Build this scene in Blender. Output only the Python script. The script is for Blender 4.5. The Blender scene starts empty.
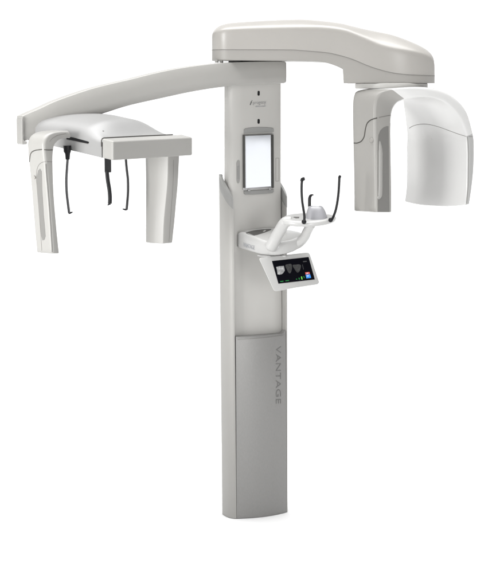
import bpy, bmesh, math
from mathutils import Vector, Matrix
from mathutils.bvhtree import BVHTree

scene = bpy.context.scene
COL = scene.collection

# ------------------------------------------------------------------ camera geometry
D, F, HOR, S0 = 8.4, 8.4 / 0.0046, 95.0, 0.0046
H = (518.5 - HOR) * S0                       # camera height over the floor
CAM = Vector((0, -D, H))
O = Vector((-0.0621, 0, 0))                  # front left foot of the column
YAW = math.radians(30)
EU = Vector((math.cos(YAW), math.sin(YAW), 0))     # along the column front, to the right
EV = Vector((math.sin(YAW), -math.cos(YAW), 0))    # out of the column front
UP = Vector((0, 0, 1))
ROOT_M = Matrix.Translation(O) @ Matrix.Rotation(YAW, 4, 'Z')
ROOT_I = ROOT_M.inverted()


def W(px, py, Y):
    d = D + Y
    return Vector(((px - 250) * d / F, Y, H - (py - HOR) * d / F))


def ray(px, py):
    return Vector(((px - 250) / F, 1, -(py - HOR) / F))


def on_plane(px, py, p0, n):
    r = ray(px, py)
    return CAM + r * ((p0 - CAM).dot(n) / r.dot(n))


def on_v(px, py, v):
    return on_plane(px, py, O + EV * v, EV)


def to_px(p):
    d = p - CAM
    return 250 + F * d.x / d.y, HOR - F * d.z / d.y


def M(u, v, z):
    return O + EU * u + EV * v + UP * z


def interp(tab, x):
    if x <= tab[0][0]:
        return tab[0][1]
    for (x0, y0), (x1, y1) in zip(tab, tab[1:]):
        if x <= x1:
            return y0 + (y1 - y0) * (x - x0) / (x1 - x0)
    return tab[-1][1]


def catmull(pts, n=6, closed=False):
    """smooth list of equal-length tuples"""
    out = []
    N = len(pts)
    rng = range(N) if closed else range(N - 1)
    for i in rng:
        if closed:
            p = [pts[(i + k) % N] for k in (-1, 0, 1, 2)]
        else:
            p = [pts[max(0, i - 1)], pts[i], pts[i + 1], pts[min(N - 1, i + 2)]]
        for j in range(n):
            t = j / n
            out.append(tuple(0.5 * (2 * b + (c - a) * t + (2 * a - 5 * b + 4 * c - d) * t * t + (3 * b - a - 3 * c + d) * t ** 3)
                             for a, b, c, d in zip(*p)))
    if not closed:
        out.append(tuple(pts[-1]))
    return out


def smooth_tab(tab, n=8):
    return catmull(tab, n)


# ------------------------------------------------------------------ materials
def mat(name, base, rough=0.4, metal=0.0, coat=0.0, bump=0.0, bscale=300, var=0.03, stretch=None, trans=0.0, emit=None, ior=1.45, vscale=6):
    m = bpy.data.materials.new(name)
    m.use_nodes = True
    nt = m.node_tree
    b = nt.nodes['Principled BSDF']
    b.inputs['Roughness'].default_value = rough
    b.inputs['Metallic'].default_value = metal
    b.inputs['Coat Weight'].default_value = coat
    b.inputs['Coat Roughness'].default_value = 0.15
    b.inputs['IOR'].default_value = ior
    b.inputs['Transmission Weight'].default_value = trans
    tc = nt.nodes.new('ShaderNodeTexCoord')
    mp = nt.nodes.new('ShaderNodeMapping')
    nt.links.new(tc.outputs['Object'], mp.inputs['Vector'])
    if stretch:
        mp.inputs['Scale'].default_value = stretch
    n1 = nt.nodes.new('ShaderNodeTexNoise')
    n1.inputs['Scale'].default_value = vscale
    n1.inputs['Detail'].default_value = 4
    nt.links.new(mp.outputs['Vector'], n1.inputs['Vector'])
    mix = nt.nodes.new('ShaderNodeMix')
    mix.data_type = 'RGBA'
    c = Vector(base)
    mix.inputs[6].default_value = (*(c * (1 - var)), 1)
    mix.inputs[7].default_value = (*(c * (1 + var)), 1)
    nt.links.new(n1.outputs['Fac'], mix.inputs[0])
    nt.links.new(mix.outputs[2], b.inputs['Base Color'])
    mr = nt.nodes.new('ShaderNodeMapRange')
    mr.inputs['To Min'].default_value = max(0.01, rough - 0.06)
    mr.inputs['To Max'].default_value = rough + 0.06
    nt.links.new(n1.outputs['Fac'], mr.inputs['Value'])
    nt.links.new(mr.outputs['Result'], b.inputs['Roughness'])
    if bump:
        n2 = nt.nodes.new('ShaderNodeTexNoise')
        n2.inputs['Scale'].default_value = bscale
        n2.inputs['Detail'].default_value = 2
        nt.links.new(mp.outputs['Vector'], n2.inputs['Vector'])
        bp = nt.nodes.new('ShaderNodeBump')
        bp.inputs['Strength'].default_value = bump
        bp.inputs['Distance'].default_value = 0.001
        nt.links.new(n2.outputs['Fac'], bp.inputs['Height'])
        nt.links.new(bp.outputs['Normal'], b.inputs['Normal'])
    if emit:
        b.inputs['Emission Color'].default_value = (*emit[0], 1)
        b.inputs['Emission Strength'].default_value = emit[1]
    return m


ALB = (0.267, 0.262, 0.249)
M_WHITE = mat('white_painted_plastic', ALB, 0.42, bump=0.05, bscale=500)
M_COLUMN = mat('column_paint', (0.42, 0.412, 0.393), 0.45, bump=0.06, bscale=500)
M_WARM = mat('warm_white_plastic', (0.308, 0.296, 0.277), 0.34, bump=0.05, bscale=500)
M_SENSOR = mat('bright_white_gloss_plastic', (0.55, 0.548, 0.540), 0.3, coat=0.3, var=0.0)
M_RIM = mat('shaded_rim_plastic', (0.35, 0.349, 0.342), 0.35)  # darker copy of the sensor plastic, for rim faces that catch less light
M_HEAD = mat('head_cover_paint', (0.222, 0.221, 0.218), 0.4, bump=0.05, bscale=500)
M_BEAM = mat('beam_paint', (0.297, 0.291, 0.276), 0.45, bump=0.06, bscale=500)
M_TUBE = mat('tube_head_plastic', (0.265, 0.258, 0.243), 0.38, bump=0.05, bscale=500)
M_GLOSS = mat('glossy_white_plastic', (0.38, 0.378, 0.37), 0.3, coat=0.3)
M_BAND = mat('grey_beige_plastic', (0.26, 0.251, 0.235), 0.45, bump=0.05, bscale=500)
M_TRIM = mat('grey_trim_plastic', (0.235, 0.235, 0.228), 0.4)
M_GREY = mat('grey_insert_plastic', (0.27, 0.265, 0.255), 0.4)
M_FLUTE = mat('deep_grey_insert_plastic', (0.145, 0.142, 0.134), 0.5)  # deeper grey of side insert, grip groove and corner bead
M_DGREY = mat('dark_grey_plastic', (0.10, 0.098, 0.092), 0.5)
M_METAL = mat('brushed_silver_paint', (0.242, 0.239, 0.232), 0.45, metal=0.3, bump=0.16, bscale=90, var=0.10, stretch=(6, 6, 2.5), vscale=40)
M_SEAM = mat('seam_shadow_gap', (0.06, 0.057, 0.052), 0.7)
M_SEAML = mat('soft_seam_gap', (0.16, 0.155, 0.145), 0.7)
M_TRAY = mat('charcoal_plastic', (0.045, 0.044, 0.041), 0.6)
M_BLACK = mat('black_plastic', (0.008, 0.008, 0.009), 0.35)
M_ROD = mat('dark_steel_rod', (0.045, 0.045, 0.048), 0.3, metal=0.5)
M_STEEL = mat('steel_frame', (0.42, 0.42, 0.42), 0.25, metal=0.9)
M_CUP = mat('grey_translucent_plastic', (0.30, 0.30, 0.315), 0.2, coat=0.5, trans=0.15)
M_MIRROR = mat('mirror_glass', (0.70, 0.72, 0.76), 0.02, metal=1.0, var=0.0)
M_INK = mat('grey_ink', (0.25, 0.25, 0.25), 0.6)
M_INKL = mat('pale_grey_ink', (0.27, 0.275, 0.29), 0.6)
M_INKD = mat('dark_ink', (0.06, 0.06, 0.06), 0.6)
M_GREYINK = mat('grey_metallic_lettering', (0.13, 0.128, 0.124), 0.45)
M_SCREEN = mat('black_screen_glass', (0.004, 0.004, 0.006), 0.3, ior=1.2)
M_SGREEN = mat('screen_green', (0.0, 0.05, 0.01), 0.5, emit=((0.02, 0.35, 0.06), 0.6))
M_SLIME = mat('screen_lime', (0.05, 0.2, 0.02), 0.5, emit=((0.2, 0.7, 0.1), 0.7))
M_SBLUE = mat('screen_blue', (0.02, 0.1, 0.3), 0.5, emit=((0.03, 0.24, 0.68), 0.8))
M_SRED = mat('screen_red', (0.2, 0.03, 0.03), 0.5, emit=((0.55, 0.08, 0.07), 0.75))
M_SWHITE = mat('screen_white', (0.3, 0.3, 0.3), 0.5, emit=((0.7, 0.7, 0.7), 0.7))
M_SGREY = mat('screen_dim_grey', (0.02, 0.02, 0.02), 0.5, emit=((0.3, 0.32, 0.34), 0.12))


for m_, sp in ((M_SCREEN, 0.04), (M_BLACK, 0.2), (M_SEAM, 0.1), (M_DGREY, 0.3)):
    m_.node_tree.nodes['Principled BSDF'].inputs['Specular IOR Level'].default_value = sp


def xray_mat(name, lo, hi, scale):
    m = mat(name, (0.02, 0.02, 0.02), 0.4)
    nt = m.node_tree
    b = nt.nodes['Principled BSDF']
    n = nt.nodes.new('ShaderNodeTexNoise')
    n.inputs['Scale'].default_value = scale
    n.inputs['Detail'].default_value = 5
    tc = nt.nodes.new('ShaderNodeTexCoord')
    nt.links.new(tc.outputs['Object'], n.inputs['Vector'])
    r = nt.nodes.new('ShaderNodeValToRGB')
    r.color_ramp.elements[0].position = 0.35
    r.color_ramp.elements[0].color = (lo, lo, lo, 1)
    r.color_ramp.elements[1].position = 0.65
    r.color_ramp.elements[1].color = (hi, hi, hi, 1)
    nt.links.new(n.outputs['Fac'], r.inputs['Fac'])
    nt.links.new(r.outputs['Color'], b.inputs['Emission Color'])
    b.inputs['Emission Strength'].default_value = 1.0
    return m


M_XBRIGHT = xray_mat('screen_bright_radiograph', 0.25, 0.58, 70)
M_XDIM = xray_mat('screen_dim_radiograph', 0.006, 0.04, 110)


# ------------------------------------------------------------------ mesh helpers (world space, moved into the machine's frame on linking)
def link(name, bm, m, parent, bevel=0.0, seg=3, sharp=35, label=None):
    bmesh.ops.recalc_face_normals(bm, faces=bm.faces)
    bvh = BVHTree.FromBMesh(bm)
    bm.transform(ROOT_I)
    me = bpy.data.meshes.new(name)
    bm.to_mesh(me)
    bm.free()
    me.materials.append(m)
    me.polygons.foreach_set('use_smooth', [True] * len(me.polygons))
    if not bevel:
        me.set_sharp_from_angle(angle=math.radians(sharp))
    o = bpy.data.objects.new(name, me)
    COL.objects.link(o)
    o.parent = parent
    if bevel:
        b = o.modifiers.new('Bevel', 'BEVEL')
        b.width = bevel
        b.segments = seg
        b.limit_method = 'ANGLE'
        b.angle_limit = math.radians(32)
        w = o.modifiers.new('WeightedNormal', 'WEIGHTED_NORMAL')
        w.keep_sharp = False
    if label:
        o['label'] = label
    return o, bvh


def ring_faces(bm, rings, closed=True, cap0=True, cap1=True):
    vr = [[bm.verts.new(p) for p in r] for r in rings]
    n = len(vr[0])
    for a, b in zip(vr, vr[1:]):
        for i in range(n if closed else n - 1):
            j = (i + 1) % n
            try:
                bm.faces.new((a[i], a[j], b[j], b[i]))
            except ValueError:
                pass
    if closed and cap0:
        bm.faces.new(vr[0][::-1])
    if closed and cap1:
        bm.faces.new(vr[-1])
    return vr


def prism(bm, pts, vec):
    """closed outline (world points) pushed along vec"""
    ring_faces(bm, [[p.copy() for p in pts], [p + vec for p in pts]])


def slab(bm, top, bottom):
    ring_faces(bm, [bottom, top])


def box(bm, p, a, b, c):
    """corner p, edge vectors a b c"""
    prism(bm, [p, p + a, p + a + b, p + b], c)


def tube(bm, pts, radii, n=12, flat=None, caps=True):
    """sweep; radii scalar or list; flat=(axis vector, factor) squashes the section along an axis"""
    N = len(pts)
    if not hasattr(radii, '__len__'):
        radii = [radii] * N
    rings = []
    ref = None
    for i in range(N):
        t = (pts[min(N - 1, i + 1)] - pts[max(0, i - 1)]).normalized()
        if ref is None:
            ref = t.cross(Vector((0.31, 0.87, 0.38))).normalized()
        ref = (ref - t * ref.dot(t)).normalized()
        s = t.cross(ref)
        ring = []
        for k in range(n):
            a = 2 * math.pi * k / n
            off = (ref * math.cos(a) + s * math.sin(a)) * radii[i]
            if flat:
                off = off - flat[0] * off.dot(flat[0]) * (1 - flat[1])
            ring.append(pts[i] + off)
        rings.append(ring)
    ring_faces(bm, rings, True, caps, caps)


def ball(bm, c, r, seg=16):
    bmesh.ops.create_uvsphere(bm, u_segments=seg, v_segments=seg // 2, radius=r, matrix=Matrix.Translation(c))


def lathe(bm, c, prof, n=48):
    ring_faces(bm, [[c + Vector((r * math.cos(2 * math.pi * k / n), r * math.sin(2 * math.pi * k / n), z)) for k in range(n)] for r, z in prof])


def hit(bvh, px, py):
    r = ray(px, py).normalized()
    loc, no, _, _ = bvh.ray_cast(CAM, r)
    if loc is None:
        return None
    if no.dot(r) > 0:
        no = -no
    return loc, no


def on_surface(bvh, pxs, lift=0.0006, n=5, smooth=True):
    pts = catmull(pxs, n) if smooth and len(pxs) > 2 else pxs
    if not smooth or len(pxs) == 2:
        q = []
        for a, b in zip(pts, pts[1:]):
            for k in range(8):
                q.append((a[0] + (b[0] - a[0]) * k / 8, a[1] + (b[1] - a[1]) * k / 8))
        q.append(pts[-1])
        pts = q
    out = []
    for p in pts:
        h = hit(bvh, *p)
        if h:
            out.append(h[0] + h[1] * lift)
    return out


def seam(bvh, pxs, parent, r=0.0014, m=None, name='seam', lift=0.0, smooth=True):
    pts = on_surface(bvh, pxs, lift, smooth=smooth)
    if len(pts) < 2:
        print('SEAM MISSED', name, pxs[0])
        return None
    bm = bmesh.new()
    tube(bm, pts, r, 8)
    return link(name, bm, m or M_SEAM, parent)[0]


def plate(bvh, pxs, parent, name, m, thick=0.002, smooth=False, lift=0.0, bevel=0.0, label=None):
    """thin plate fixed to a surface along a closed outline"""
    pts2 = catmull(pxs, 4, True) if smooth else pxs
    hs = [hit(bvh, *p) for p in pts2]
    hs = [h for h in hs if h]
    if len(hs) < 3:
        print('PLATE MISSED', name)
        return None
    no = sum((h[1] for h in hs), Vector()).normalized()
    bm = bmesh.new()
    prism(bm, [h[0] + no * (lift - 0.004) for h in hs], no * (thick + 0.004))
    bmesh.ops.triangulate(bm, faces=[f for f in bm.faces if len(f.verts) > 4])
    return link(name, bm, m, parent, bevel=bevel, label=label)[0]


def text_mesh(body, size, shear=0.0, offset=0.0, spacing=1.0, align='LEFT'):
    cu = bpy.data.curves.new('lettering', 'FONT')
    cu.body = body
    cu.size = size
    cu.shear = shear
    cu.offset = offset
    cu.space_character = spacing
    cu.align_x = align
    cu.resolution_u = 4
    ob = bpy.data.objects.new('lettering_source', cu)
    COL.objects.link(ob)
    dg = bpy.context.evaluated_depsgraph_get()
    me = bpy.data.meshes.new_from_object(ob.evaluated_get(dg))
    bpy.data.objects.remove(ob)
    bpy.data.curves.remove(cu)
    bm = bmesh.new()
    bm.from_mesh(me)
    bpy.data.meshes.remove(me)
    return bm


def lettering(body, p0, p1, height_vec, m, parent, name='lettering', surf=None, **kw):
    """fit text between p0 and p1 along the baseline, height_vec is the cap height"""
    bm = text_mesh(body, 1.0, **kw)
    xs = [v.co.x for v in bm.verts]
    ys = [v.co.y for v in bm.verts]
    x0, x1, y1 = min(xs), max(xs), max(ys)
    n = (p1 - p0).cross(height_vec).normalized()
    for v in bm.verts:
        s, t = (v.co.x - x0) / (x1 - x0), v.co.y / y1
        p = p0 + (p1 - p0) * s + height_vec * t
        v.co = surf(p) if surf else p
    ext = bmesh.ops.extrude_face_region(bm, geom=list(bm.faces))
    bmesh.ops.translate(bm, vec=n * 0.0008, verts=[g for g in ext['geom'] if isinstance(g, bmesh.types.BMVert)])
    return link(name, bm, m, parent, sharp=20)[0]


# ------------------------------------------------------------------ the machine
root = bpy.data.objects.new('dental_xray_machine', None)
root.matrix_world = ROOT_M
root.empty_display_size = 0.3
COL.objects.link(root)
root['label'] = 'tall white dental panoramic x-ray machine with long side arm, touchscreen and grey column panel'
root['category'] = 'x-ray machine'

CW = 0.277                                    # column width
SAG = 0.030


def front_v(u):
    """slightly bowed column front"""
    s = (u - CW / 2) / (CW / 2)
    return SAG * (1 - s * s)


# ---- side covers: left with its curved flank, right as a rail
def side_cover(side):
    if side < 0:
        outer = catmull([(0.0, 0.0), (-0.008, -0.004), (-0.017, -0.018), (-0.021, -0.042), (-0.019, -0.075), (-0.014, -0.105), (-0.004, -0.128)], 5)
        inner = catmull([(0.016, -0.128), (0.006, -0.105), (-0.001, -0.05), (0.0, -0.02)], 4)
        tilt, px0 = -0.0165, None
    else:
        outer = catmull([(CW, -0.128), (CW + 0.004, -0.1), (CW + 0.003, -0.03), (CW - 0.001, -0.004), (CW - 0.004, 0.0015)], 4)
        inner = catmull([(CW - 0.009, 0.003), (CW - 0.0105, -0.01), (CW - 0.0105, -0.06), (CW - 0.0105, -0.128)], 4)
        tilt = -0.004
    prof = outer + inner
    ztop = []

    def top(v):
        # the cap slopes down towards the front; heights measured at the trim
        f = min(1, max(0, (-v) / 0.128))
        return 1.475 + 0.105 * (f ** 0.8)

    band = 0.052
    levels = [0.0, 0.004, 0.3, 0.6, 0.9, 1.2]

    def rings(zs, last=None, grow=0.0):
        out = []
        cu = sum(p[0] for p in prof) / len(prof)
        cv = sum(p[1] for p in prof) / len(prof)
        for z in zs:
            out.append([M(u + tilt * zz(z, v) / 1.5, v, zz(z, v)) for u, v in prof])
        return out

    def zz(z, v):
        return top(v) - band + (z - 10) if z >= 9 else z

    bm = bmesh.new()
    ring_faces(bm, rings(levels + [10.0]))
    body, _ = link('side_cover', bm, M_BEAM, root, sharp=50)
    bm = bmesh.new()
    g = 1.0
    rs = rings([10.0, 10.0 + band - 0.005])
    # last ring slightly inset for a rounded lip
    cu = sum(p[0] for p in prof) / len(prof)
    rs.append([M(u + (cu - u) * 0.25 + tilt * zz(10 + band, v) / 1.5, v, zz(10 + band, v)) for u, v in prof])
    rs = [[p + EV * 0.0012 + EU * 0.0008 * side for p in r] for r in rs]
    ring_faces(bm, rs)
    link('trim_cap', bm, M_TRIM, body, sharp=50)
    return body


side_cover(-1)
side_cover(1)

# ---- front panel with the rounded notch at its top edge
zt = on_v(236, 337, 0.0).z
LEAN = -0.0055
bm = bmesh.new()
rings = []
for k in range(33):
    u = 0.0012 + (CW - 0.0115) * k / 32
    fv = front_v(u)
    up = 0.012 * max(0.0, (u - (CW - 0.026)) / 0.0125) ** 2 if u > CW - 0.026 else 0.0
    ze = zt + 0.001 + min(up, 0.014)
    rings.append([M(u + LEAN * z, v, z) for v, z in ((-0.027, 0.0), (fv, 0.0), (fv, 0.3), (fv, 0.6), (fv, ze - 0.012), (fv - 0.0008, ze - 0.006), (fv - 0.003, ze - 0.002), (fv - 0.007, ze), (-0.027, ze))])
ring_faces(bm, rings)
panel, bv_panel = link('front_panel', bm, M_METAL, root, sharp=40)
# rail of panel metal that continues up beside the plate (right) and top lip
seam(bv_panel, [(237.5, 339.6), (262, 337.9), (286, 334.6)], panel, 0.0010, M_SEAML, 'top_lip', 0.0)


def panel_surf(p):
    d = p - O
    u, z = d.dot(EU), d.z
    return M(u, front_v(u - LEAN * z) + 0.0006, z)


a = on_v(274.9, 346, 0.015)
b = on_v(274.9, 403.5, 0.015)
hv = on_v(280.7, 346, 0.015) - a
a2, b2 = Vector(a), Vector(b)
b2.x, b2.y = a.x, a.y
lettering('VANTAGE', a2, b2, hv, M_GREYINK, panel, surf=panel_surf, offset=-0.012, spacing=1.05)

# ---- inner column: front plate and narrower back rail
VF = -0.03
uL, uR = -0.010, 0.258
zl, zh = on_v(250, 336.3, VF).z - 0.03, on_v(250, 66, VF).z
bm = bmesh.new()
prof = catmull([(uL, -0.066), (uL - 0.003, -0.05), (uL + 0.001, -0.036), (uL + 0.010, VF)], 4) + [(0.05, VF + 0.002), (0.125, VF + 0.003), (0.2, VF + 0.002)] + \
    catmull([(uR - 0.006, VF), (uR, -0.036), (uR, -0.066)], 4)


def lean(z):
    return 0.010 * (1.55 - z) if z < 1.55 else 0.0


ring_faces(bm, [[M(u + lean(z), v, z) for u, v in prof] for z in (zl, 1.0, 1.2, 1.4, 1.55, 1.8, zh)])
inner, bv_inner = link('inner_column', bm, M_COLUMN, root, sharp=50)
bm = bmesh.new()
prof = [(uL + 0.004, -0.0675), (uR - 0.01, -0.0675), (uR - 0.01, -0.115), (uL + 0.014, -0.115), (uL + 0.004, -0.105)]
ring_faces(bm, [[M(u, v, z) for u, v in prof] for z in (0.05, zh)])
link('back_rail', bm, M_COLUMN, root, bevel=0.004)

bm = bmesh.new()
box(bm, M(uR - 0.01, -0.0755, 0.82), EU * 0.0172, EV * 0.036, UP * 0.63)  # dark strip added as the shade in the gap beside the rail
link('gap_shade_strip', bm, M_SEAM, inner)

for cy in (93.2, 121.3):
    # slotted hole: dark countersunk capsule
    pts = []
    for k in range(16):
        an = 2 * math.pi * k / 16
        pts.append((258.6 + 1.15 * math.cos(an), cy + (1.25 if math.sin(an) > 0 else -1.25) + 1.2 * math.sin(an)))
    plate(bv_inner, pts, inner, 'screw_slot', M_BLACK, 0.0005)

# maker's mark and lettering
plate(bv_inner, [(249.7, 105.0), (250.6, 105.0), (252.0, 101.2), (251.0, 101.2)], inner, 'logo_mark', M_INKD, 0.0006)
plate(bv_inner, [(251.5, 100.8), (252.2, 100.8), (252.4, 100.2), (251.7, 100.2)], inner, 'logo_mark', M_INKD, 0.0006)
p0, p1 = on_v(253.0, 104.3, VF + 0.0035), on_v(266.0, 103.6, VF + 0.0035)
lettering('progeny', p0, p1, UP * 0.0105, M_INK, inner, offset=-0.012)
p0, p1 = on_v(255.3, 107.0, VF + 0.0035), on_v(265.3, 106.5, VF + 0.0035)
lettering('dental', p0, p1, UP * 0.006, M_INKL, inner)

# recessed grip left of the mirror, slim slot right of it
plate(bv_inner, [(236.2, 163), (237.0, 160.6), (238.4, 159.6), (239.7, 160.8), (239.9, 164), (239.9, 179), (239.2, 182.4), (238.0, 183.6), (236.8, 182.4), (236.2, 179)], inner, 'grip_recess', M_GREY, 0.0012, bevel=0.0008)
plate(bv_inner, [(237.4, 166), (238.9, 165.6), (238.9, 178.5), (237.5, 178.8)], inner, 'grip_bar', M_TRIM, 0.0035, bevel=0.001)
seam(bv_inner, [(275.8, 158.2), (279.0, 158.0), (279.0, 181), (275.8, 181.2), (275.8, 158.2)], inner, 0.0008, M_SEAML, 'cover_slot', smooth=False)

# ---- mirror
pm = VF + 0.004
bm = bmesh.new()
prism(bm, [on_v(*p, pm) for p in [(243.2, 134.4), (272.2, 133.2), (273.0, 133.6), (273.3, 187.6), (272.5, 188.4), (243.6, 190.4), (242.9, 189.8), (242.7, 135)]], EV * 0.006)
mir, bv_mir = link('mirror', bm, M_STEEL, root, bevel=0.0025)
bm = bmesh.new()
NM = Vector((math.sin(math.radians(26.5)), -math.cos(math.radians(26.5)), 0))
gc = on_v(258, 161, pm + 0.0105)
prism(bm, [on_plane(*p, gc, NM) for p in [(245.6, 136.0), (270.6, 134.8), (271.0, 186.2), (246.0, 188.0)]], -NM * 0.012)
link('mirror_glass', bm, M_MIRROR, mir, sharp=20)
for (xa, xb) in ((242.8, 244.6), (271.3, 273.3)):
    bm = bmesh.new()
    prism(bm, [on_v(*p, pm + 0.0055) for p in [(xa, 134.8), (xb, 134.7), (xb + 0.3, 187.8), (xa + 0.3, 188.0)]], EV * 0.004)
    link('frame_rail', bm, M_TRAY, mir, bevel=0.001)
bm = bmesh.new()
prism(bm, [on_v(*p, pm - 0.005) for p in [(243.2, 133.2), (243.3, 129.6), (245, 128.4), (251, 127.4), (258, 127.0), (266, 127.2), (272.4, 127.9), (273.3, 129), (273.2, 132.0)]], EV * 0.007)
link('end_plate', bm, M_TRIM, mir, bevel=0.002)
bm = bmesh.new()
prism(bm, [on_v(*p, pm - 0.005) for p in [(243.2, 190.9), (273.2, 188.9), (273.2, 191.6), (272, 193.0), (265, 193.8), (252, 194.6), (245, 194.4), (243.3, 193.4)]], EV * 0.007)
link('end_plate', bm, M_TRIM, mir, bevel=0.002)
bm = bmesh.new()
prism(bm, [on_v(*p, pm + 0.0068) for p in [(244.2, 135.0), (271.8, 133.8), (271.8, 134.7), (244.2, 135.9)]], EV * 0.003)
link('frame_rail', bm, M_DGREY, mir, bevel=0.0006)
for (xa, ya) in ((247.5, 189.0), (268.5, 187.6)):
    bm = bmesh.new()
    prism(bm, [on_v(*p, pm + 0.005) for p in [(xa, ya), (xa + 2.2, ya - 0.15), (xa + 2.2, ya + 1.9), (xa, ya + 2.0)]], EV * 0.006)
    link('mirror_clip', bm, M_STEEL, mir, bevel=0.001)

# ---- long cephalometric arm: arched beam in front of the column head
VB = 0.045
top_t = smooth_tab([(17.2, 119.0), (25.6, 114.4), (40, 108.2), (57, 100.4), (88, 89.6), (110, 83.8), (130, 79.2), (162, 71.4), (194, 65.8), (229, 62.4), (262, 61.4), (284.5, 61.4)])
bot_t = smooth_tab([(17.2, 144.5), (25.6, 141), (40, 135.5), (57, 128.6), (88, 118.5), (106, 112.8), (130, 105.4), (162, 98.2), (194, 91.4), (226, 86.6), (260, 84.4), (284.5, 83.2)])
bm = bmesh.new()
rings = []
xs = [22.2 + (284.5 - 22.2) * k / 60 for k in range(61)]
for x in xs:
    t, b_ = on_v(x, interp(top_t, x), VB), on_v(x, interp(bot_t, x), VB)
    hgt = t.z - b_.z
    ring = []
    dep = 0.058
    for (f, dv) in ((1, -dep), (1, -0.004), (0.992, -0.0014), (0.975, 0), (0.6, 0.0015), (0.3, 0.0015), (0.05, 0), (0.015, -0.004), (0, -0.010), (0, -dep)):
        ring.append(b_ + UP * (hgt * f) + EV * dv)
    rings.append(ring)
# rounded right end
for s, g in ((0.004, 0.985), (0.008, 0.95), (0.010, 0.90)):
    c = sum((p for p in rings[60]), Vector()) / len(rings[60])
    rings.append([c + (p - c) * g + EU * s for p in rings[60]])
ring_faces(bm, rings)
beam, bv_beam = link('cephalometric_arm', bm, M_BEAM, root, sharp=45)
# end bracket: an upright plate with a small foot
bm = bmesh.new()
prism(bm, [on_v(*p, VB + 0.010) for p in [(21.6, 119.4), (22.0, 117.4), (22.9, 116.8), (23.6, 118.0), (23.7, 139.2), (24.6, 140.9), (26.9, 141.2), (27.3, 142.6), (26.8, 144.2), (22.8, 144.5), (21.9, 143.4)]], -EV * 0.056)
link('end_bracket', bm, M_WHITE, beam, bevel=0.0025)

# ---- overhead arm
AY = math.radians(7)
A = Vector((math.cos(AY), -math.sin(AY), 0))
B = Vector((-math.sin(AY), -math.cos(AY), 0))
HW = 0.17
Q = Vector(((225 - 250) * (D - 0.08) / F, -0.08, 0))
CEN = Q - B * HW


def cap_fac(t, t0, t1, R0=0.10, R1=0.24, k0=2.6, k1=2.2):
    f = 1.0
    if t < t0 + R0:
        f = max(0.0, 1 - ((t0 + R0 - t) / R0) ** k0) ** (1 / k0)
    if t > t1 - R1:
        f = max(0.0, 1 - ((t - t1 + R1) / R1) ** k1) ** (1 / k1)
    return f


def sil(t0, t1):
    lo, hi = 1e9, -1e9
    for i in range(400):
        t = t0 + (t1 - t0) * i / 399
        f = cap_fac(t, t0, t1)
        for s in (-1, 1):
            x = to_px(CEN + A * t + B * HW * f * s + UP * 2.1)[0]
            lo, hi = min(lo, x), max(hi, x)
    return lo, hi


t0, t1 = -0.1, 1.0
for _ in range(30):
    lo, hi = sil(t0, t1)
    t0 += (211.9 - lo) * 0.0043
    t1 += (434.6 - hi) * 0.0043
print('OVERHEAD', t0, t1, to_px(CEN + A * t1 + UP * 2)[0])
ridge_t = smooth_tab([(200, 31.5), (214, 30.0), (226.6, 28.2), (253, 26.8), (300, 25.8), (325, 26.2), (344, 28.8), (356, 33), (368, 38), (380, 43), (392, 46), (405, 47.5), (425, 49), (440, 50)])
top_s = smooth_tab([(200, 28.5), (214, 25.6), (226, 23.6), (240, 22.2), (262, 20.8), (290, 19.6), (310, 19.8), (339, 23), (352, 26), (368, 29.8), (392, 34.6), (405, 38), (420, 41.5), (440, 45)])
seam_t = smooth_tab([(200, 49.4), (284, 49.6), (301, 50.3), (322, 52.0), (333, 53.6), (351, 58.6), (368, 65.6), (385, 71.0), (399, 73.6), (416, 74.8), (440, 75.3)])
botl_t = smooth_tab([(200, 60.2), (285, 60.4), (305, 60.8), (320, 61.5), (329.6, 63.7), (338, 66.8), (342.6, 69.2)])


def station_ts():
    ts = []
    for k in range(13):
        ts.append(t0 + 0.10 * (1 - math.cos(math.pi / 2 * k / 12)))
    n = 50
    a_, b_ = t0 + 0.10, t1 - 0.24
    for k in range(1, n):
        ts.append(a_ + (b_ - a_) * k / n)
    for k in range(25):
        ts.append(t1 - 0.24 + 0.24 * math.sin(math.pi / 2 * k / 24))
    return ts


ts = station_ts()


def zfront(t, tab):
    p = CEN + A * t + B * HW
    x = to_px(p)[0]
    d = p.y + D
    return H - (interp(tab, x) - HOR) * d / F


def zaxis(t, tab):
    p = CEN + A * t
    x = to_px(p)[0]
    return H - (interp(tab, x) - HOR) * (p.y + D) / F


bm = bmesh.new()
rings = []
for t in ts:
    f = max(0.015, cap_fac(t, t0, t1))
    zs, zr, zc = zfront(t, seam_t), zfront(t, ridge_t), zaxis(t, top_s)
    zc = max(zc, zr + 0.008)
    hf = f ** (0.30 if t < 0.4 * (t0 + t1) else 0.42)
    h1, c = (zr - zs) * hf, (zc - zr) * f ** 0.5
    half = [(0.925, 0.0, 0), (0.945, 0.16, 0), (0.968, 0.36, 0), (0.987, 0.56, 0), (0.998, 0.74, 0), (1.0, 0.86, 0), (0.992, 0.935, 0), (0.968, 0.985, 0), (0.925, 1.0, 0.10), (0.83, 1.0, 0.28), (0.66, 1.0, 0.52), (0.45, 1.0, 0.78), (0.2, 1.0, 0.95)]
    cen = CEN + A * t
    ring = [cen + B * (HW + 0.001) * f * x + UP * (zs + h1 * y + c * e) for x, y, e in half]
    ring += [cen + UP * (zs + h1 + c)]
    ring += [cen - B * (HW + 0.001) * f * x + UP * (zs + h1 * y + c * e) for x, y, e in reversed(half)]
    rings.append(ring)
ring_faces(bm, rings)
over, bv_over = link('overhead_arm', bm, M_WARM, root, sharp=50)

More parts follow.
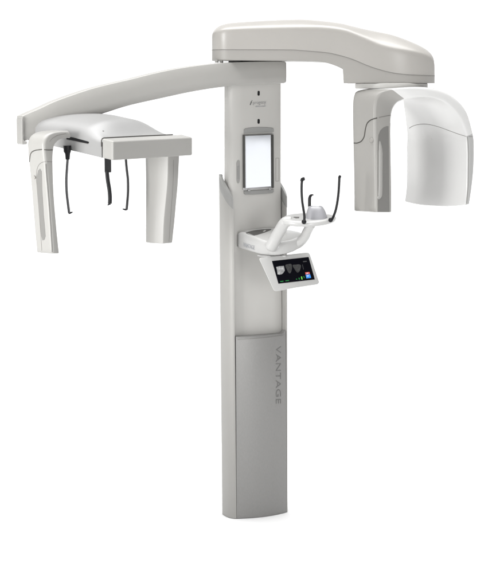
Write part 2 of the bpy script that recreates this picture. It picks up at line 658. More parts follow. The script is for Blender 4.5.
bm = bmesh.new()
rings = []
T_STEP = None
for i in range(2000):
    t = t0 + (t1 - t0) * i / 1999
    if to_px(CEN + A * t + B * HW)[0] > 342.6:
        T_STEP = t
        break
zlow = H - (83.0 - HOR) * ((CEN + A * T_STEP + B * HW).y + D) / F
for t in sorted(ts + [T_STEP - 0.0005, T_STEP + 0.0035]):
    f = max(0.015, cap_fac(t, t0, t1))
    zs = zfront(t, seam_t)
    zb = zfront(t, botl_t) if t < T_STEP else zlow
    cen = CEN + A * t
    w = HW * f * 0.924
    r_ = 0.004
    ring = [cen + B * w + UP * zs, cen + B * w + UP * (zb + r_), cen + B * (w - min(w, r_) * 0.9) + UP * zb,
            cen - B * (w - min(w, r_) * 0.9) + UP * zb, cen - B * w + UP * (zb + r_), cen - B * w + UP * zs]
    rings.append(ring)
ring_faces(bm, rings)
link('lower_band', bm, M_BAND, over, sharp=30)
bm = bmesh.new()
loop = [CEN + A * t + B * HW * 0.926 * max(0.015, cap_fac(t, t0, t1)) + UP * zfront(t, seam_t) for t in ts]
loop += [CEN + A * t - B * HW * 0.926 * max(0.015, cap_fac(t, t0, t1)) + UP * zfront(t, seam_t) for t in reversed(ts)]
tube(bm, loop, 0.0016, 6)
link('seam', bm, M_SEAML, over)
# black block for the shade in the gap under the arm, then stop pegs
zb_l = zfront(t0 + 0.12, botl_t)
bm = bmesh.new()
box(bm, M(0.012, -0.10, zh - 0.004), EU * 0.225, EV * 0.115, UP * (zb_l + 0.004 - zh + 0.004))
link('gap_shade_block', bm, M_BLACK, root, bevel=0.004)
bm = bmesh.new()
c = W(218.0, 60.5, -0.03)
for k in range(2):
    p = W(216.8 + 4.6 * k, 62.6, -0.04)
    tube(bm, [p, p + UP * 0.014], 0.0085, 16)
link('stop_peg', bm, M_WHITE, over)

# ---- rotating arm under the overhead arm
RC = Vector((0, 0, 0))
best = None
for i in range(400):
    t = t0 + (t1 - t0) * i / 399
    x = to_px(CEN + A * t)[0]
    if best is None or abs(x - 391.5) < best:
        best = abs(x - 391.5)
        RC = CEN + A * t
zd = zlow
sc = (RC.y + D) / F
bm = bmesh.new()
lathe(bm, Vector((RC.x, RC.y, 0)), [(35.0 * sc, zd + 0.001), (36.2 * sc, zd - 0.003), (36.2 * sc, H - (87.5 - HOR) * sc), (35.6 * sc, H - (88.6 - HOR) * sc), (20 * sc, H - (88.8 - HOR) * sc)], 64)
link('bearing_ring', bm, M_COLUMN, root, sharp=40)

EP = Vector((math.cos(math.radians(45)), math.sin(math.radians(45)), 0))
EQ = Vector((math.sin(math.radians(45)), -math.cos(math.radians(45)), 0))
P0 = Vector(((407 - 250) * (D + RC.y) / F, RC.y, 0))


def arch(stations, p0, eq, n=5, rc=0.012, ncor=4, nin=8, end_round=True, sag=0.0):
    """stations: (out x, out y, in x, in y, q1, q0, bulge) measured on the near rim plane q=q1"""
    rings = []
    for (ox, oy, ix, iy, q1, q0, bl, r_o) in catmull(stations, n):
        base = p0 + eq * q1
        po, pi = on_plane(ox, oy, base, eq), on_plane(ix, iy, base, eq)
        T = (pi - po).length
        ex = (pi - po).normalized()
        w = q1 - q0
        r = min(rc, T * 0.45, w * 0.45)
        ro = min(r_o, T * 0.48, w * 0.45)
        ring2 = []

        def corner(cx, cy, a0, rad):
            for k in range(ncor + 1):
                an = a0 + math.pi / 2 * k / ncor
                ring2.append((cx + rad * math.cos(an), cy + rad * math.sin(an)))
        # x: 0 outer .. T inner, y: 0 near .. -w far
        corner(T - r, -r, 0, r)                 # inner near
        corner(ro, -ro, math.pi / 2, ro)        # outer near
        # outer side
        for k in range(1, 6):
            ring2.append((0, -ro - (w - 2 * ro) * k / 6))
        corner(ro, -w + ro, math.pi, ro)        # outer far
        corner(T - r, -w + r, 1.5 * math.pi, r)  # inner far
        for k in range(1, nin):
            s = k / nin
            ring2.append((T + bl * (1 - (2 * s - 1) ** 2), -w + r + (w - 2 * r) * s))
        rings.append([po + ex * x + eq * y for x, y in ring2])
    for g_, R in ((1.0, rings[-1]), (0.8, rings[-2]), (0.5, rings[-3]), (0.2, rings[-4])):
        ys = [(p - p0).dot(eq) for p in R]
        for p, y in zip(R, ys):
            f_ = 2 * (y - min(ys)) / (max(ys) - min(ys)) - 1
            p.z -= sag * g_ * (1 - f_ * f_)
    if end_round:
        def rounded(R, Rn):
            c = sum(R, Vector()) / len(R)
            d = (sum(R, Vector()) - sum(Rn, Vector())).normalized()
            out = []
            for s, m_ in ((0.002, 0.003), (0.0032, 0.007)):
                out.append([p + d * s - (p - c).normalized() * m_ for p in R])
            return out
        rings = rounded(rings[0], rings[2])[::-1] + rings + rounded(rings[-1], rings[-3])
    bm = bmesh.new()
    ring_faces(bm, rings)
    return bm


ST = [
    (376.6, 211.6, 392.4, 211.6, 0.047, -0.092, 0, .012),
    (376.4, 180, 392.1, 180, 0.047, -0.092, 0, .012),
    (375.6, 145, 391.5, 145, 0.047, -0.092, 0, .012),
    (375.2, 120, 391.4, 127, 0.047, -0.092, 0, .012),
    (375.6, 104, 392.8, 112, 0.049, -0.092, 0, .012),
    (378.6, 95.4, 397.0, 104, 0.058, -0.094, 0, .012),
    (386, 90.6, 402.6, 100.8, 0.080, -0.094, 0, .012),
    (403, 87.8, 411.5, 98.6, 0.125, -0.055, 0, .014),
    (424, 86.8, 425, 97.2, 0.162, -0.015, 0, .016),
    (443, 89.8, 440, 99.6, 0.186, -0.040, 0.004, .018),
    (457.5, 98.4, 452, 107.6, 0.200, -0.090, 0.008, .02),
    (468, 111.6, 461.6, 120.6, 0.208, -0.130, 0.005, .02),
    (474.0, 133, 467.4, 136, 0.209, -0.156, 0.006, .018),
    (475, 145, 468.6, 150, 0.209, -0.164, 0.006, .015),
    (474.6, 168, 468.6, 172, 0.209, -0.164, 0.006, .015),
    (472.4, 188, 468.2, 190, 0.209, -0.164, 0.006, .012),
    (469.8, 203.6, 466.6, 204.2, 0.209, -0.164, 0.006, .009),
]
cA, bv_c = link('rotating_arm', arch(ST, P0, EQ, sag=0.014), M_SENSOR, root, sharp=50)

cA.data.materials.append(M_TUBE)
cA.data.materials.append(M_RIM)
NR = 4 * 5 + 5 + 7
for k_, f_ in enumerate(cA.data.polygons):
    if len(f_.vertices) > 4:
        f_.material_index = 1 if f_.center.z < 1.5 and (ROOT_M @ f_.center - P0).dot(EP) < 0 else 0
    elif k_ // NR < 2 + 32 and not (k_ % NR < 4 and k_ // NR > 2 + 15):
        f_.material_index = 1
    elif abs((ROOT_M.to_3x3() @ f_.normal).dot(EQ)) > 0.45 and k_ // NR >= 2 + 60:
        f_.material_index = 2  # sideways rim faces, their shade put into the colour

# tube head details
seam(bv_c, [(353.4, 143), (357.5, 142.9), (361.5, 141), (364.2, 136.5), (365.5, 129), (367.4, 123), (371.5, 119.6), (377, 117.9)], cA, 0.0024, M_SEAM)
seam(bv_c, [(379, 117.4), (385, 116.2), (390.6, 115.2)], cA, 0.0016, M_SEAML)
bm = bmesh.new()
qp = P0 + EQ * 0.0475
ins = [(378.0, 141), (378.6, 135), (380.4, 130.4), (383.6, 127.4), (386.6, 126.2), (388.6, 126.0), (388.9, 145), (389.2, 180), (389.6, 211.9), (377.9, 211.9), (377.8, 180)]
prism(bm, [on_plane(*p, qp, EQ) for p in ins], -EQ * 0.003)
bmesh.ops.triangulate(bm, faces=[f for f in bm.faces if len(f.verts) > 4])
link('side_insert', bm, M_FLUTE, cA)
# handle bulge
pts = on_surface(bv_c, [(379.6, 141), (380.3, 150), (380.3, 170), (380.2, 188), (379.6, 196), (377.6, 198.4)], -0.004, 5)
bm = bmesh.new()
n = len(pts)
tube(bm, pts, [0.006 + 0.009 * min(1, 4 * min(i + .5, n - i - .5) / n) for i in range(n)], 14, flat=(EQ, 0.8))
link('grab_handle', bm, M_WHITE, cA)
h = hit(bv_c, 371.8, 140.2)
bm = bmesh.new()
tube(bm, [h[0] - h[1] * 0.003, h[0] + h[1] * 0.004, h[0] + h[1] * 0.006], [0.0105, 0.0105, 0.008], 24)
link('release_button', bm, M_BAND, cA)
# sensor cover seams
seam(bv_c, [(409.2, 128.2), (413, 126.0), (419, 124.4), (427, 124.2), (437, 126.3), (448, 130.2), (458, 133.9), (466.2, 136.4)], cA, 0.0012, M_SEAML)
seam(bv_c, [(467.6, 136.6), (468.4, 150), (468.4, 170), (468.0, 188), (466.6, 203.5)], cA, 0.0011, M_SEAML)
seam(bv_c, [(468.4, 136.3), (474, 136.6)], cA, 0.0010, M_SEAML)

# ---- cephalometric head
HYAW = math.radians(50)
C0 = W(113, 160.6, -0.85)
E1 = Vector((math.cos(HYAW), math.sin(HYAW), 0.018))
E2 = Vector((-math.sin(HYAW), math.cos(HYAW), 0.150))         # to the back, rising
HP = W(113, 141.0, -0.85).z - C0.z                            # body height
# length of the front fascia, and of the domed cover behind it
L1 = 0.4
for _ in range(40):
    L1 += (192.6 - to_px(C0 + E1 * L1)[0]) * 0.003
LC = 0.4
for _ in range(40):
    LC += (184.6 - to_px(C0 + E1 * LC)[0]) * 0.003
L2 = 0.4
for _ in range(40):
    L2 += (to_px(C0 + E2 * L2)[0] - 21.5) * 0.003
print('HEAD', L1, L2, HP)


def G(a_, b_, z):
    return C0 + E1 * a_ + E2 * b_ + UP * z


bm = bmesh.new()
N1, N2 = 36, 40
b0 = 0.066
rows = []
for i in range(N1 + 1):
    s = i / N1
    row = []
    for j in range(N2 + 1):
        r = j / N2
        fs = max(0.0, 1 - abs(2 * s - 1) ** 2.6)
        q_ = min(1.0, r / 0.24)
        fr = q_ * q_ * (3 - 2 * q_) * (1 - 0.80 * max(0.0, (r - 0.45) / 0.55) ** 1.6)
        # the crown leans: high over the middle, falling in a soft bank to the fascia
        z = HP + 0.062 * (fs ** 0.8) * fr - 0.004
        # rounded shoulder towards the left face
        if s < 0.08:
            z -= 0.016 * (1 - s / 0.08) ** 2
        row.append(G(LC * s * 0.985, b0 + (L2 - b0) * r, z))
    rows.append(row)
vg = [[bm.verts.new(p) for p in row] for row in rows]
for i in range(N1):
    for j in range(N2):
        bm.faces.new((vg[i][j], vg[i + 1][j], vg[i + 1][j + 1], vg[i][j + 1]))
# skirt and floor
border = [vg[i][0] for i in range(N1 + 1)] + [vg[N1][j] for j in range(1, N2 + 1)] + [vg[i][N2] for i in range(N1 - 1, -1, -1)] + [vg[0][j] for j in range(N2 - 1, 0, -1)]
bpos = [(i, 0) for i in range(N1 + 1)] + [(N1, j) for j in range(1, N2 + 1)] + [(i, N2) for i in range(N1 - 1, -1, -1)] + [(0, j) for j in range(N2 - 1, 0, -1)]
lowv = [bm.verts.new(G(LC * i / N1 * 0.985, b0 + (L2 - b0) * j / N2, 0.001)) for i, j in bpos]
nb = len(border)
for k in range(nb):
    bm.faces.new((border[k], lowv[k], lowv[(k + 1) % nb], border[(k + 1) % nb]))
bm.faces.new(lowv[::-1])
head, bv_head = link('cephalometric_head', bm, M_HEAD, root, sharp=60)

bm = bmesh.new()
prof = [(0.0, 0.0), (0.0, HP), (0.058, HP + 0.001), (0.058, 0.0)]
slab(bm, [G(0, 0, HP - .001), G(L1, 0, HP - 0.002), G(L1, 0.064, HP), G(0, 0.064, HP)], [G(0, 0, 0), G(L1, 0, 0), G(L1, 0.064, 0), G(0, 0.064, 0)])
fascia, bv_f = link('front_fascia', bm, M_WHITE, head, bevel=0.007, seg=4)
bm = bmesh.new()
tube(bm, [G(-0.0006, 0.066, HP - 0.034), G(-0.0006, 0.066, HP - 0.008), G(0.004, 0.066, HP - 0.001), G(0.012, 0.066, HP + 0.0015), G(LC * 0.5, 0.066, HP + 0.0015), G(LC * 0.99, 0.066, HP + 0.0005)], 0.0024, 8)
link('cover_joint', bm, M_SEAM, head)
# slot in the left face, with its rim
plate(bv_head, [(66.5, 136.3), (72.6, 137.2), (80, 139.2), (88.4, 141.5), (89.0, 142.2), (88.8, 143.4), (87.6, 143.5), (81, 142.2), (73, 140.4), (66.5, 139.2)], head, 'travel_slot', M_BLACK, 0.0008)
seam(bv_head, [(75, 140.9), (81, 142.4), (88, 143.8)], head, 0.0010, M_SEAML, 'slot_lip')
for (x, y) in ((103.2, 130.9), (166.2, 129.2)):
    h = hit(bv_head, x, y)
    if h:
        bm = bmesh.new()
        tube(bm, [h[0] - h[1] * 0.003, h[0] + h[1] * 0.0008], 0.0036, 14, flat=(UP, 0.5))
        link('cover_screw', bm, M_DGREY, head)

# ---- sensor column hanging from the left end of the head
PE = C0 + E2 * 0.2
EQH = Vector((math.sin(HYAW), -math.cos(HYAW), 0))
ST2 = [
    (52.4, 252.9, 59.6, 252.9, 0.0, -0.098, 0, .012),
    (50.8, 228, 56.9, 226, 0.0, -0.102, 0, .012),
    (48.2, 194, 54.3, 194, 0.0, -0.102, 0, .012),
    (45.6, 166, 53.3, 165, 0.0, -0.102, 0, .012),
    (44.2, 152, 53.6, 152, 0.0, -0.102, 0, .012),
    (44.0, 143, 55.0, 145.0, 0.0, -0.102, 0, .013),
    (46.4, 136.6, 58.6, 140.6, 0.0, -0.102, 0, .014),
    (52.0, 132.6, 63.4, 138.6, 0.0, -0.102, 0, .014),
    (61, 131.0, 68.6, 138.0, 0.0, -0.102, 0, .014),
    (69.2, 130.6, 70.6, 138.0, 0.0, -0.102, 0, .014),
]
sa, bv_s = link('sensor_column', arch(ST2, PE, EQH, rc=0.008), M_WHITE, root, sharp=50)
seam(bv_s, [(30.2, 178), (29.6, 170), (29.7, 160), (31.0, 153.2), (35, 150.4), (42, 149.4)], sa, 0.0020, M_SEAM)
seam(bv_s, [(44, 149.6), (49, 149.9), (53.4, 149.7)], sa, 0.0018, M_SEAM)
seam(bv_s, [(66, 133.4), (58, 135.0), (52, 138.5), (49.8, 141.5)], sa, 0.0012, M_SEAML)
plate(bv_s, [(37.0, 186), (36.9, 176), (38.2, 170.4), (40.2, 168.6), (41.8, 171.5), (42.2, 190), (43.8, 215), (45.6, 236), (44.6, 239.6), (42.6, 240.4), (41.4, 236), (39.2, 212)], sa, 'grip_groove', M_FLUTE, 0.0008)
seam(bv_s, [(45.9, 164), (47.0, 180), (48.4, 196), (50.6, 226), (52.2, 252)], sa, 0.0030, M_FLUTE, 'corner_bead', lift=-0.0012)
seam(bv_s, [(36.4, 180), (36.6, 172), (38.2, 166), (41.5, 162.6), (46, 161.4)], sa, 0.0012, M_SEAML)
seam(bv_s, [(47, 161.4), (53, 161.6)], sa, 0.0010, M_SEAML)
seam(bv_s, [(36.4, 180), (38.5, 205), (40.6, 232), (42.0, 252.5)], sa, 0.0012, M_SEAML)
h = hit(bv_s, 34.9, 177.2)
bm = bmesh.new()
tube(bm, [h[0] - h[1] * 0.004, h[0] + h[1] * 0.006], [0.0075, 0.0065], 16, flat=(UP, 1.0))
link('release_button', bm, M_BAND, sa)

# ---- collimator column hanging from the right end of the head
bm = bmesh.new()
rings = []
E1H = Vector((math.cos(HYAW), math.sin(HYAW), 0))
rid = C0 + E1 * (LC * 0.86) + E2 * 0.085
for (xl, xr_, xx, y) in catmull([(145.0, 168.0, 180.2, 150), (145.7, 168.0, 179.6, 160), (146.1, 167.3, 178.4, 184), (146.2, 165.2, 176.4, 206), (146.2, 163.8, 175.0, 222), (146.2, 163.0, 172.8, 243.2)], 4):
    p = on_plane(xr_, y, rid, E1H)
    s_ = (p.y + D) / F
    wq = (xr_ - xl) * s_ / math.sin(HYAW) + 0.026
    wp = (xx - xr_) * s_ / math.cos(HYAW)
    ring = []
    r1, r2 = 0.010, 0.012
    pl = [(0.0, r1), (r1 * 0.3, r1 * 0.3), (r1, 0.0), (wp - r2, 0), (wp - r2 * 0.3, r2 * 0.3), (wp, r2), (wp, wq - r2), (wp - r2, wq), (0.03, wq), (0.008, wq - 0.012)]
    nb_ = 8
    for k in range(nb_):
        s = k / nb_
        y_ = wq - 0.022 - (wq - 0.022 - r1 - 0.008) * s
        pl.append((-0.010 * (1 - (2 * s - 1) ** 2) + 0.002 * (1 - s), y_))
    for (a_, q_) in pl:
        ring.append(p + E1H * a_ - EQH * q_)
    rings.append(ring)
c = sum(rings[-1], Vector()) / len(rings[-1])
rings.append([q - UP * 0.002 - (q - c).normalized() * 0.003 for q in rings[-1]])
ring_faces(bm, rings)
cc, bv_cc = link('collimator_column', bm, M_WHITE, root, sharp=40)
seam(bv_cc, [(173.6, 160), (173.0, 184), (171.2, 210), (169.9, 228), (168.9, 243)], cc, 0.0011, M_SEAML)

# ---- ear rods and nasion support under the head
def px_path(pts, n=6):
    return [W(*p) for p in catmull(pts, n)]


def ear_rod(sock, path, tip, m, r):
    bm = bmesh.new()
    tube(bm, px_path(path), r, 10)
    o_, _ = link('ear_rod', bm, m, root)
    if sock:
        bm = bmesh.new()
        tube(bm, [W(*p[:3]) for p in sock], [p[3] for p in sock], 16)
        link('socket', bm, M_BLACK, o_)
    bm = bmesh.new()
    tube(bm, [W(*p) for p in tip], [0.0035, 0.004, 0.0022], 10)
    link('ear_tip', bm, M_BLACK, o_)


Y1, Y2, Y3 = -0.70, -0.55, -0.62
ear_rod([(67.2, 145.5, Y1, .017), (67.3, 151.5, Y1, .0155), (67.6, 153.5, Y1, .011), (67.6, 159.5, Y1, .0085)],
        [(67.7, 159, Y1), (66.9, 170, Y1), (66.4, 180, Y1), (66.7, 192, Y1), (68.0, 204, Y1), (69.2, 213, Y1)],
        [(68.6, 213.4, Y1), (70.4, 212.9, Y1), (72.6, 212.0, Y1)], M_ROD, 0.0054)
ear_rod(None, [(125.6, 156, Y2), (126.6, 168, Y2), (127.9, 180, Y2), (128.0, 192, Y2), (127.3, 202, Y2), (126.6, 209.6, Y2)],
        [(127.2, 209.4, Y2), (125.4, 209.6, Y2), (122.6, 208.9, Y2)], M_BLACK, 0.0054)
bm = bmesh.new()
dx = Vector((0.022, 0, 0))
tube(bm, px_path([(106.9, 171, Y3), (107.8, 180, Y3), (109.4, 190, Y3), (110.0, 198, Y3), (109.8, 203.6, Y3)]), [0.0085] * 25, 12, flat=(Vector((0, 1, 0)), 0.45))
ns, _ = link('nasion_support', bm, M_BLACK, root)
bm = bmesh.new()
a_ = W(104.4, 156, Y3)
box(bm, a_, Vector((6.4 * 0.00424, 0.006, 0)), Vector((0, 0.02, 0)), W(104.6, 172.4, Y3) - a_)
link('socket', bm, M_BLACK, ns, bevel=0.002)
bm = bmesh.new()
tube(bm, [W(110.6, 203.8, Y3), W(109, 204, Y3), W(107.7, 205.2, Y3)], [0.004, 0.004, 0.0025], 10)
link('nose_pad', bm, M_BLACK, ns)

# ---- chin rest: bracket, arms, platform
bt = [(236.6, 234.0, 0.05), (240, 231.6, -0.0), (248, 234.2, -0.07), (256, 237.4, -0.125), (264, 240.4, -0.17), (273, 242.0, -0.195), (284, 241.6, -0.185), (294, 239.6, -0.16), (301, 236.4, -0.13), (303.4, 234.0, -0.09), (300, 231.4, -0.02), (290, 229.6, 0.05), (281, 228.4, 0.11), (268, 227.4, 0.10), (254, 228.6, 0.08), (243, 230.4, 0.06)]
bb = [(236.6, 246.6, 0.05), (240, 248.4, -0.0), (248, 251.0, -0.07), (256, 253.4, -0.125), (264, 254.9, -0.17), (273, 255.6, -0.195), (284, 254.6, -0.185), (294, 251.6, -0.16), (301, 247.4, -0.13), (303.4, 244.6, -0.09), (300, 242.0, -0.02), (290, 243.0, 0.05), (281, 244.0, 0.11), (268, 244.0, 0.10), (254, 244.6, 0.08), (243, 245.4, 0.06)]
rt = [W(*p) for p in catmull(bt, 3, True)]
rb = [W(*p) for p in catmull(bb, 3, True)]
bm = bmesh.new()


def shrink(R, d, dz):
    c_ = sum(R, Vector()) / len(R)
    return [p - (p - c_).normalized() * d + UP * dz for p in R]


ring_faces(bm, [shrink(rb, 0.014, -0.002), shrink(rb, 0.005, 0.001), shrink(rb, 0.0, 0.007), shrink(rt, 0.0, -0.010), shrink(rt, 0.002, -0.005), shrink(rt, 0.006, -0.0015), shrink(rt, 0.012, 0)])
chin, bv_ch = link('chin_rest_bracket', bm, M_GLOSS, root, sharp=60)
plate(bv_ch, [(246.0, 233.0), (249.4, 231.6), (256.0, 230.2), (264, 229.4), (271.4, 229.2), (268, 231.2), (261.4, 233.6), (254.6, 235.4), (249.4, 234.6)], chin, 'tray_recess', M_TRAY, 0.0010, smooth=True)
h0, h1 = hit(bv_ch, 243.4, 246.4), hit(bv_ch, 254.6, 250.0)
if h0 and h1:
    no = (h0[1] + h1[1]).normalized()
    def on_bracket(p):
        h_ = hit(bv_ch, *to_px(p))
        return h_[0] + h_[1] * 0.0004 if h_ else p

    lettering('VANTAGE', h0[0], h1[0], UP * 0.019, M_INKL, chin, surf=on_bracket)

ARM1 = px_path([(269.5, 249.5, -0.185), (272.5, 244, -0.195), (276.5, 236.5, -0.21), (281.0, 228.6, -0.235), (284.4, 223.2, -0.255), (288.0, 221.2, -0.262), (292, 221.6, -0.262)], 5)
ARM2 = px_path([(290.0, 246.4, -0.10), (298.2, 243.2, -0.128), (304.0, 237.6, -0.15), (307.6, 230.6, -0.175), (310.2, 226, -0.195), (313, 223.4, -0.205)], 5)
for path, r in ((ARM1, 0.0285), (ARM2, 0.0235)):
    bm = bmesh.new()
    n = len(path)
    tube(bm, path, [r * (1 - 0.18 * i / n) * min(1.0, (0.55 + 0.25 * i), (0.45 + 0.25 * (n - 1 - i))) for i in range(n)], 20)
    link('support_arm', bm, M_GLOSS, root, sharp=60)

pt = [(282.2, 219.2, -0.275), (288, 220.4, -0.30), (297, 221.4, -0.318), (309, 221.8, -0.325), (321, 220.6, -0.31), (330.5, 218.6, -0.285), (335.6, 216.4, -0.25), (334.6, 214.8, -0.225), (327, 213.6, -0.195), (315, 212.6, -0.175), (302, 212.6, -0.175), (291, 213.6, -0.20), (284, 215.6, -0.235)]
rt = [W(*p) for p in catmull(pt, 4, True)]
bm = bmesh.new()
TH = 0.026
rb = [p - UP * TH for p in rt]
ring_faces(bm, [shrink(rb, 0.016, 0.0), shrink(rb, 0.006, 0.002), shrink(rb, 0.001, 0.008), shrink(rt, 0.0, -0.009), shrink(rt, 0.003, -0.003), shrink(rt, 0.008, -0.0005), shrink(rt, 0.016, 0)])
plat, bv_pl = link('chin_platform', bm, M_GLOSS, root, sharp=60)
plate(bv_pl, [(293.2, 217.4), (294.4, 216.8), (299.4, 216.9), (299.0, 218.2), (296, 218.4)], plat, 'slot_mark', M_DGREY, 0.0008)

# chin cup: open-topped grey tapered cup
bm = bmesh.new()


def cup_ring(x0, x1, y, dpx, Yc, dep, zoff=0.0, n=32, e=0.72):
    c_ = W((x0 + x1) / 2, y, Yc)
    s_ = (D + Yc) / F
    a_, b_ = (x1 - x0) / 2 * s_, dep
    out = []
    for k in range(n):
        an = 2 * math.pi * k / n
        ca, sa_ = math.cos(an), math.sin(an)
        x = a_ * math.copysign(abs(ca) ** e, ca)
        y_ = b_ * math.copysign(abs(sa_) ** e, sa_)
        out.append(c_ + Vector((x, y_, zoff - 0.10 * y_ * 0)))
    return out


YC = -0.245
ring_faces(bm, [cup_ring(304.8, 328.2, 219.2, 0, YC, 0.052), cup_ring(305.4, 327.4, 216.5, 0, YC, 0.050), cup_ring(306.6, 325.6, 211.5, 0, YC, 0.044), cup_ring(307.8, 323.8, 208.0, 0, YC, 0.036),
                cup_ring(308.6, 322.8, 206.6, 0, YC, 0.032), cup_ring(309.4, 322.0, 206.2, 0, YC, 0.029), cup_ring(310.2, 321.2, 206.9, 0, YC, 0.026), cup_ring(311.5, 320, 209.5, 0, YC, 0.02)])
cup, bv_cup = link('chin_cup', bm, M_CUP, plat, sharp=50)

# temple supports and forehead hook
def strap(path, r, base, tip, name):
    bm = bmesh.new()
    pts_ = px_path(path, 6)
    tube(bm, pts_, r, 10, flat=(Vector((0.5, 0.866, 0)), 0.7))
    o_, _ = link(name, bm, M_BLACK, root)
    bm = bmesh.new()
    ball(bm, W(*base[:3]), base[3])
    link('pivot_knob', bm, M_BLACK, o_)
    bm = bmesh.new()
    tube(bm, [W(*p[:3]) for p in tip], [p[3] for p in tip], 12)
    link('temple_pad', bm, M_BLACK, o_)


YT = -0.33
strap([(304.2, 221.4, YT), (304.4, 216, YT), (303.4, 209, YT), (302.3, 202, YT), (301.7, 194, YT), (301.6, 186, YT), (302.0, 180.4, YT)], 0.0058,
      (304.0, 221.8, YT - 0.006, 0.0108), [(301.3, 181.4, YT, .006), (302.3, 179.4, YT, .0085), (303.6, 178.8, YT, .0085), (304.8, 178.6, YT, .006)], 'temple_support')
strap([(331.6, 220.0, -0.315), (333.4, 216.6, -0.31), (335.6, 210.5, -0.31), (337.2, 203, -0.31), (338.4, 194, -0.31), (339.0, 186, -0.31), (339.4, 177.6, -0.31)], 0.0058,
      (330.6, 220.0, -0.318, 0.0105), [(339.2, 178.2, -0.31, .006), (339.8, 176.4, -0.31, .0064), (340.4, 175.4, -0.31, .004)], 'temple_support')
ball_bm = bmesh.new()
YH = -0.215
tube(ball_bm, px_path([(309.6, 211, YH), (309.5, 203, YH), (309.7, 198, YH), (310.6, 195.8, YH), (312.0, 194.9, YH), (313.6, 195.0, YH)], 5), [0.0075] * 11 + [0.0068] * 5 + [0.006, 0.0055, 0.005, 0.0045, 0.004, 0.0035, 0.003, 0.0025, 0.002, 0.0015], 10, flat=(Vector((0.5, 0.866, 0)), 0.6))
link('bite_hook', ball_bm, M_BLACK, root)

# ---- control screen
stl, stri, sbl = W(272.0, 261.0, -0.20), W(308.6, 257.0, -0.12), W(278.5, 283.6, -0.231)
SN = (sbl - stl).cross(stri - stl).normalized()
if SN.y > 0:
    SN = -SN


def on_s(px, py, lift=0.0):
    return on_plane(px, py, stl + SN * lift, SN)


bm = bmesh.new()
outl = [(259.2, 259.2), (260.0, 258.0), (262, 257.5), (285, 255.0), (306.4, 252.6), (308.6, 252.8), (309.8, 254.4), (318.8, 281.4), (318.9, 283.0), (317.4, 284.4), (296, 287.6), (277.5, 291.2), (275.2, 291.4), (273.6, 290.2)]
ring_faces(bm, [[on_s(*p, -0.030) for p in outl], [on_s(*p, 0.0) for p in outl]])
scr, bv_scr = link('control_screen', bm, M_GLOSS, root, bevel=0.005, seg=4)
bm = bmesh.new()
prism(bm, [on_s(*p, 0.0010) for p in [(272.0, 261.0), (308.6, 257.0), (314.8, 279.4), (278.5, 283.6)]], -SN * 0.004)
disp, _ = link('display', bm, M_SCREEN, scr, sharp=20)


def on_screen(name, pts_, m, lift=0.0016, smooth=False):
    bm_ = bmesh.new()
    pp = catmull(pts_, 4, True) if smooth else pts_
    prism(bm_, [on_s(x, y, lift) for x, y in pp], -SN * 0.0009)
    bmesh.ops.triangulate(bm_, faces=[f for f in bm_.faces if len(f.verts) > 4])
    return link(name, bm_, m, scr, sharp=20)[0]


on_screen('radiograph', [(276.3, 267.0), (279, 266.3), (283.8, 265.9), (284.4, 268), (284.7, 270.6), (283.6, 272.6), (282, 274.0), (279.5, 274.6), (277.6, 274.2), (277.2, 271)], M_XBRIGHT)
on_screen('radiograph', [(285.4, 265.0), (288, 264.2), (291.2, 264.0), (292.0, 267), (291.6, 270.4), (290.2, 273.2), (288.6, 272.6), (287, 269.6), (285.8, 267.4)], M_XDIM, smooth=True)
on_screen('radiograph', [(292.8, 265.0), (296, 264.6), (299.6, 264.4), (301.0, 265.8), (300.4, 269), (299.2, 271.6), (297.4, 272.6), (295.4, 270.4), (293.6, 267.6)], M_XDIM, smooth=True)
on_screen('red_button', [(305.1, 272.4), (309.4, 271.9), (310.0, 274.0), (305.6, 274.5)], M_SRED)
on_screen('blue_button', [(305.6, 274.7), (310.1, 274.2), (311.1, 277.8), (306.5, 278.4)], M_SBLUE)
on_screen('button_mark', [(306.8, 275.6), (308.6, 275.4), (308.8, 276.2), (307.0, 276.4)], M_SWHITE, 0.0020)
on_screen('button_mark', [(306.4, 273.0), (308.2, 272.8), (308.3, 273.4), (306.6, 273.6)], M_SWHITE, 0.0020)
on_screen('green_icon', [(301.0, 276.6), (302.0, 276.5), (302.6, 279.4), (301.6, 279.5)], M_SLIME)
on_screen('green_icon', [(298.6, 277.8), (299.4, 277.7), (299.8, 279.4), (299.0, 279.5)], M_SGREEN)
on_screen('green_icon', [(296.0, 278.8), (297.0, 278.7), (297.2, 279.4), (296.2, 279.5)], M_SGREEN)
on_screen('green_icon', [(303.4, 276.2), (304.0, 276.1), (304.6, 278.0), (304.0, 278.1)], M_SGREEN)
on_screen('grey_readout', [(303.0, 261.2), (306.6, 260.8), (306.8, 261.7), (303.2, 262.1)], M_SGREY)
on_screen('green_readout', [(280.2, 281.2), (283.4, 280.8), (283.5, 281.5), (280.4, 281.9)], M_SGREEN)
on_screen('green_readout', [(285.4, 280.5), (289.0, 280.1), (289.1, 280.7), (285.6, 281.1)], M_SGREEN)
on_screen('grey_readout', [(302.2, 264.6), (302.6, 264.5), (303.8, 269.4), (303.4, 269.5)], M_SGREY)
# bracket that carries the screen
bm = bmesh.new()
tube(bm, [W(281.4, 252.2, -0.16), W(281.8, 256.4, -0.155)], 0.0085, 16)
link('pivot_pin', bm, M_DGREY, scr)
bm = bmesh.new()
prism(bm, [W(257.4, 254.6, -0.12), W(270, 255.6, -0.17), W(286, 255.2, -0.17), W(286, 255.2, -0.08), W(258, 254.4, -0.06)], UP * -0.008)
link('screen_bracket', bm, M_GLOSS, scr, bevel=0.003)

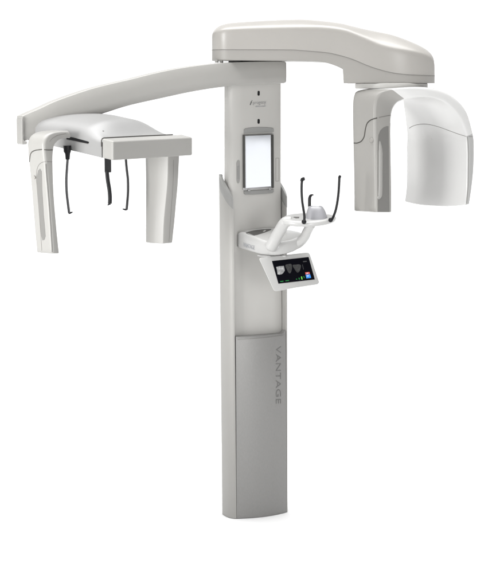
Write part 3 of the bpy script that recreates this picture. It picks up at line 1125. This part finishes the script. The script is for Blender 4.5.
# ------------------------------------------------------------------ setting
bm = bmesh.new()
R = 60
vs = [bm.verts.new((x, y, 0)) for x, y in ((-R, -R), (R, -R), (R, R), (-R, R))]
bm.faces.new(vs)
me = bpy.data.meshes.new('floor')
bm.to_mesh(me)
bm.free()
m_floor = mat('white_studio_floor', (0.60, 0.60, 0.60), 0.8, var=0.01)
me.materials.append(m_floor)
floor = bpy.data.objects.new('floor', me)
COL.objects.link(floor)
floor.location.z = -0.002
floor['kind'] = 'structure'
floor['label'] = 'bright seamless white studio floor'

# ------------------------------------------------------------------ white studio surround
w = bpy.data.worlds.new('World')
scene.world = w
w.use_nodes = True
nt = w.node_tree
bg = nt.nodes['Background']
tc = nt.nodes.new('ShaderNodeTexCoord')
sep = nt.nodes.new('ShaderNodeSeparateXYZ')
nt.links.new(tc.outputs['Generated'], sep.inputs[0])


def rng(src, a0, a1, v0, v1):
    n_ = nt.nodes.new('ShaderNodeMapRange')
    n_.interpolation_type = 'SMOOTHSTEP'
    n_.inputs['From Min'].default_value = a0
    n_.inputs['From Max'].default_value = a1
    n_.inputs['To Min'].default_value = v0
    n_.inputs['To Max'].default_value = v1
    nt.links.new(src, n_.inputs['Value'])
    return n_.outputs['Result']


def mth(op, a_, b_):
    n_ = nt.nodes.new('ShaderNodeMath')
    n_.operation = op
    for i, v in enumerate((a_, b_)):
        if isinstance(v, (int, float)):
            n_.inputs[i].default_value = v
        else:
            nt.links.new(v, n_.inputs[i])
    return n_.outputs[0]


X, Yy, Z = sep.outputs
FRONT, SIDE, PAPER, TOP, LEFT, RIGHT = 0.22, 0.18, 1.3, 6.2, 0.20, 0.08
ax = mth('ABSOLUTE', X, 0.0)
v = rng(Yy, -0.35, 0.1, FRONT, SIDE)                                   # dim studio, darker flags at the sides
paper = mth('MULTIPLY', mth('MULTIPLY', rng(ax, 0.30, 0.50, 1.0, 0.0), rng(Z, 0.22, 0.42, 1.0, 0.0)), rng(Yy, 0.0, 0.3, 0.0, 1.0))
v = mth('ADD', v, mth('MULTIPLY', paper, PAPER - SIDE))               # lit paper behind the machine
v = mth('ADD', v, rng(Z, 0.70, 0.9, 0.0, TOP - SIDE))                  # overhead light
v = mth('ADD', v, mth('MULTIPLY', rng(X, -0.95, -0.6, LEFT, 0.0), rng(Yy, -0.3, 0.5, 1.0, 0.0)))
v = mth('ADD', v, mth('MULTIPLY', rng(X, 0.6, 0.9, 0.0, RIGHT), rng(Yy, -0.2, 0.4, 1.0, 0.0)))
nt.links.new(v, bg.inputs['Strength'])
bg.inputs['Color'].default_value = (1, 1, 1, 1)


def area(name, loc, target, sx, sy, power, col=(1, 1, 1)):
    l = bpy.data.lights.new(name, 'AREA')
    l.shape = 'RECTANGLE'
    l.size, l.size_y = sx, sy
    l.energy = power
    l.color = col
    o_ = bpy.data.objects.new(name, l)
    COL.objects.link(o_)
    o_.location = loc
    o_.rotation_euler = (Vector(target) - Vector(loc)).to_track_quat('-Z', 'Y').to_euler()
    return o_


key = area('softbox_key', (-2.1, -2.3, 1.5), (-0.75, -0.6, 1.5), 0.8, 1.4, 11.5)
key.data.spread = math.radians(60)
area('softbox_top', (0.0, 0.4, 6.2), (0.1, 0.2, 0), 3.0, 3.0, 115, (0.97, 0.98, 1.0))
fill = area('softbox_fill', (1.6, -4.4, 1.3), (0.10, 0.0, 1.5), 1.2, 1.2, 4.3)
fill.data.spread = math.radians(46)

# ------------------------------------------------------------------ camera
cam = bpy.data.cameras.new('camera')
cam.sensor_fit = 'HORIZONTAL'
cam.sensor_width = 36
cam.lens = 36 * F / 500
cam.shift_y = -(293.5 - HOR) / 500
cam.clip_end = 500
co = bpy.data.objects.new('camera', cam)
COL.objects.link(co)
co.location = CAM
co.rotation_euler = (math.pi / 2, 0, 0)
scene.camera = co

scene.view_settings.view_transform = 'Standard'
scene.view_settings.look = 'None'
scene.view_settings.exposure = 0
scene.view_settings.gamma = 1
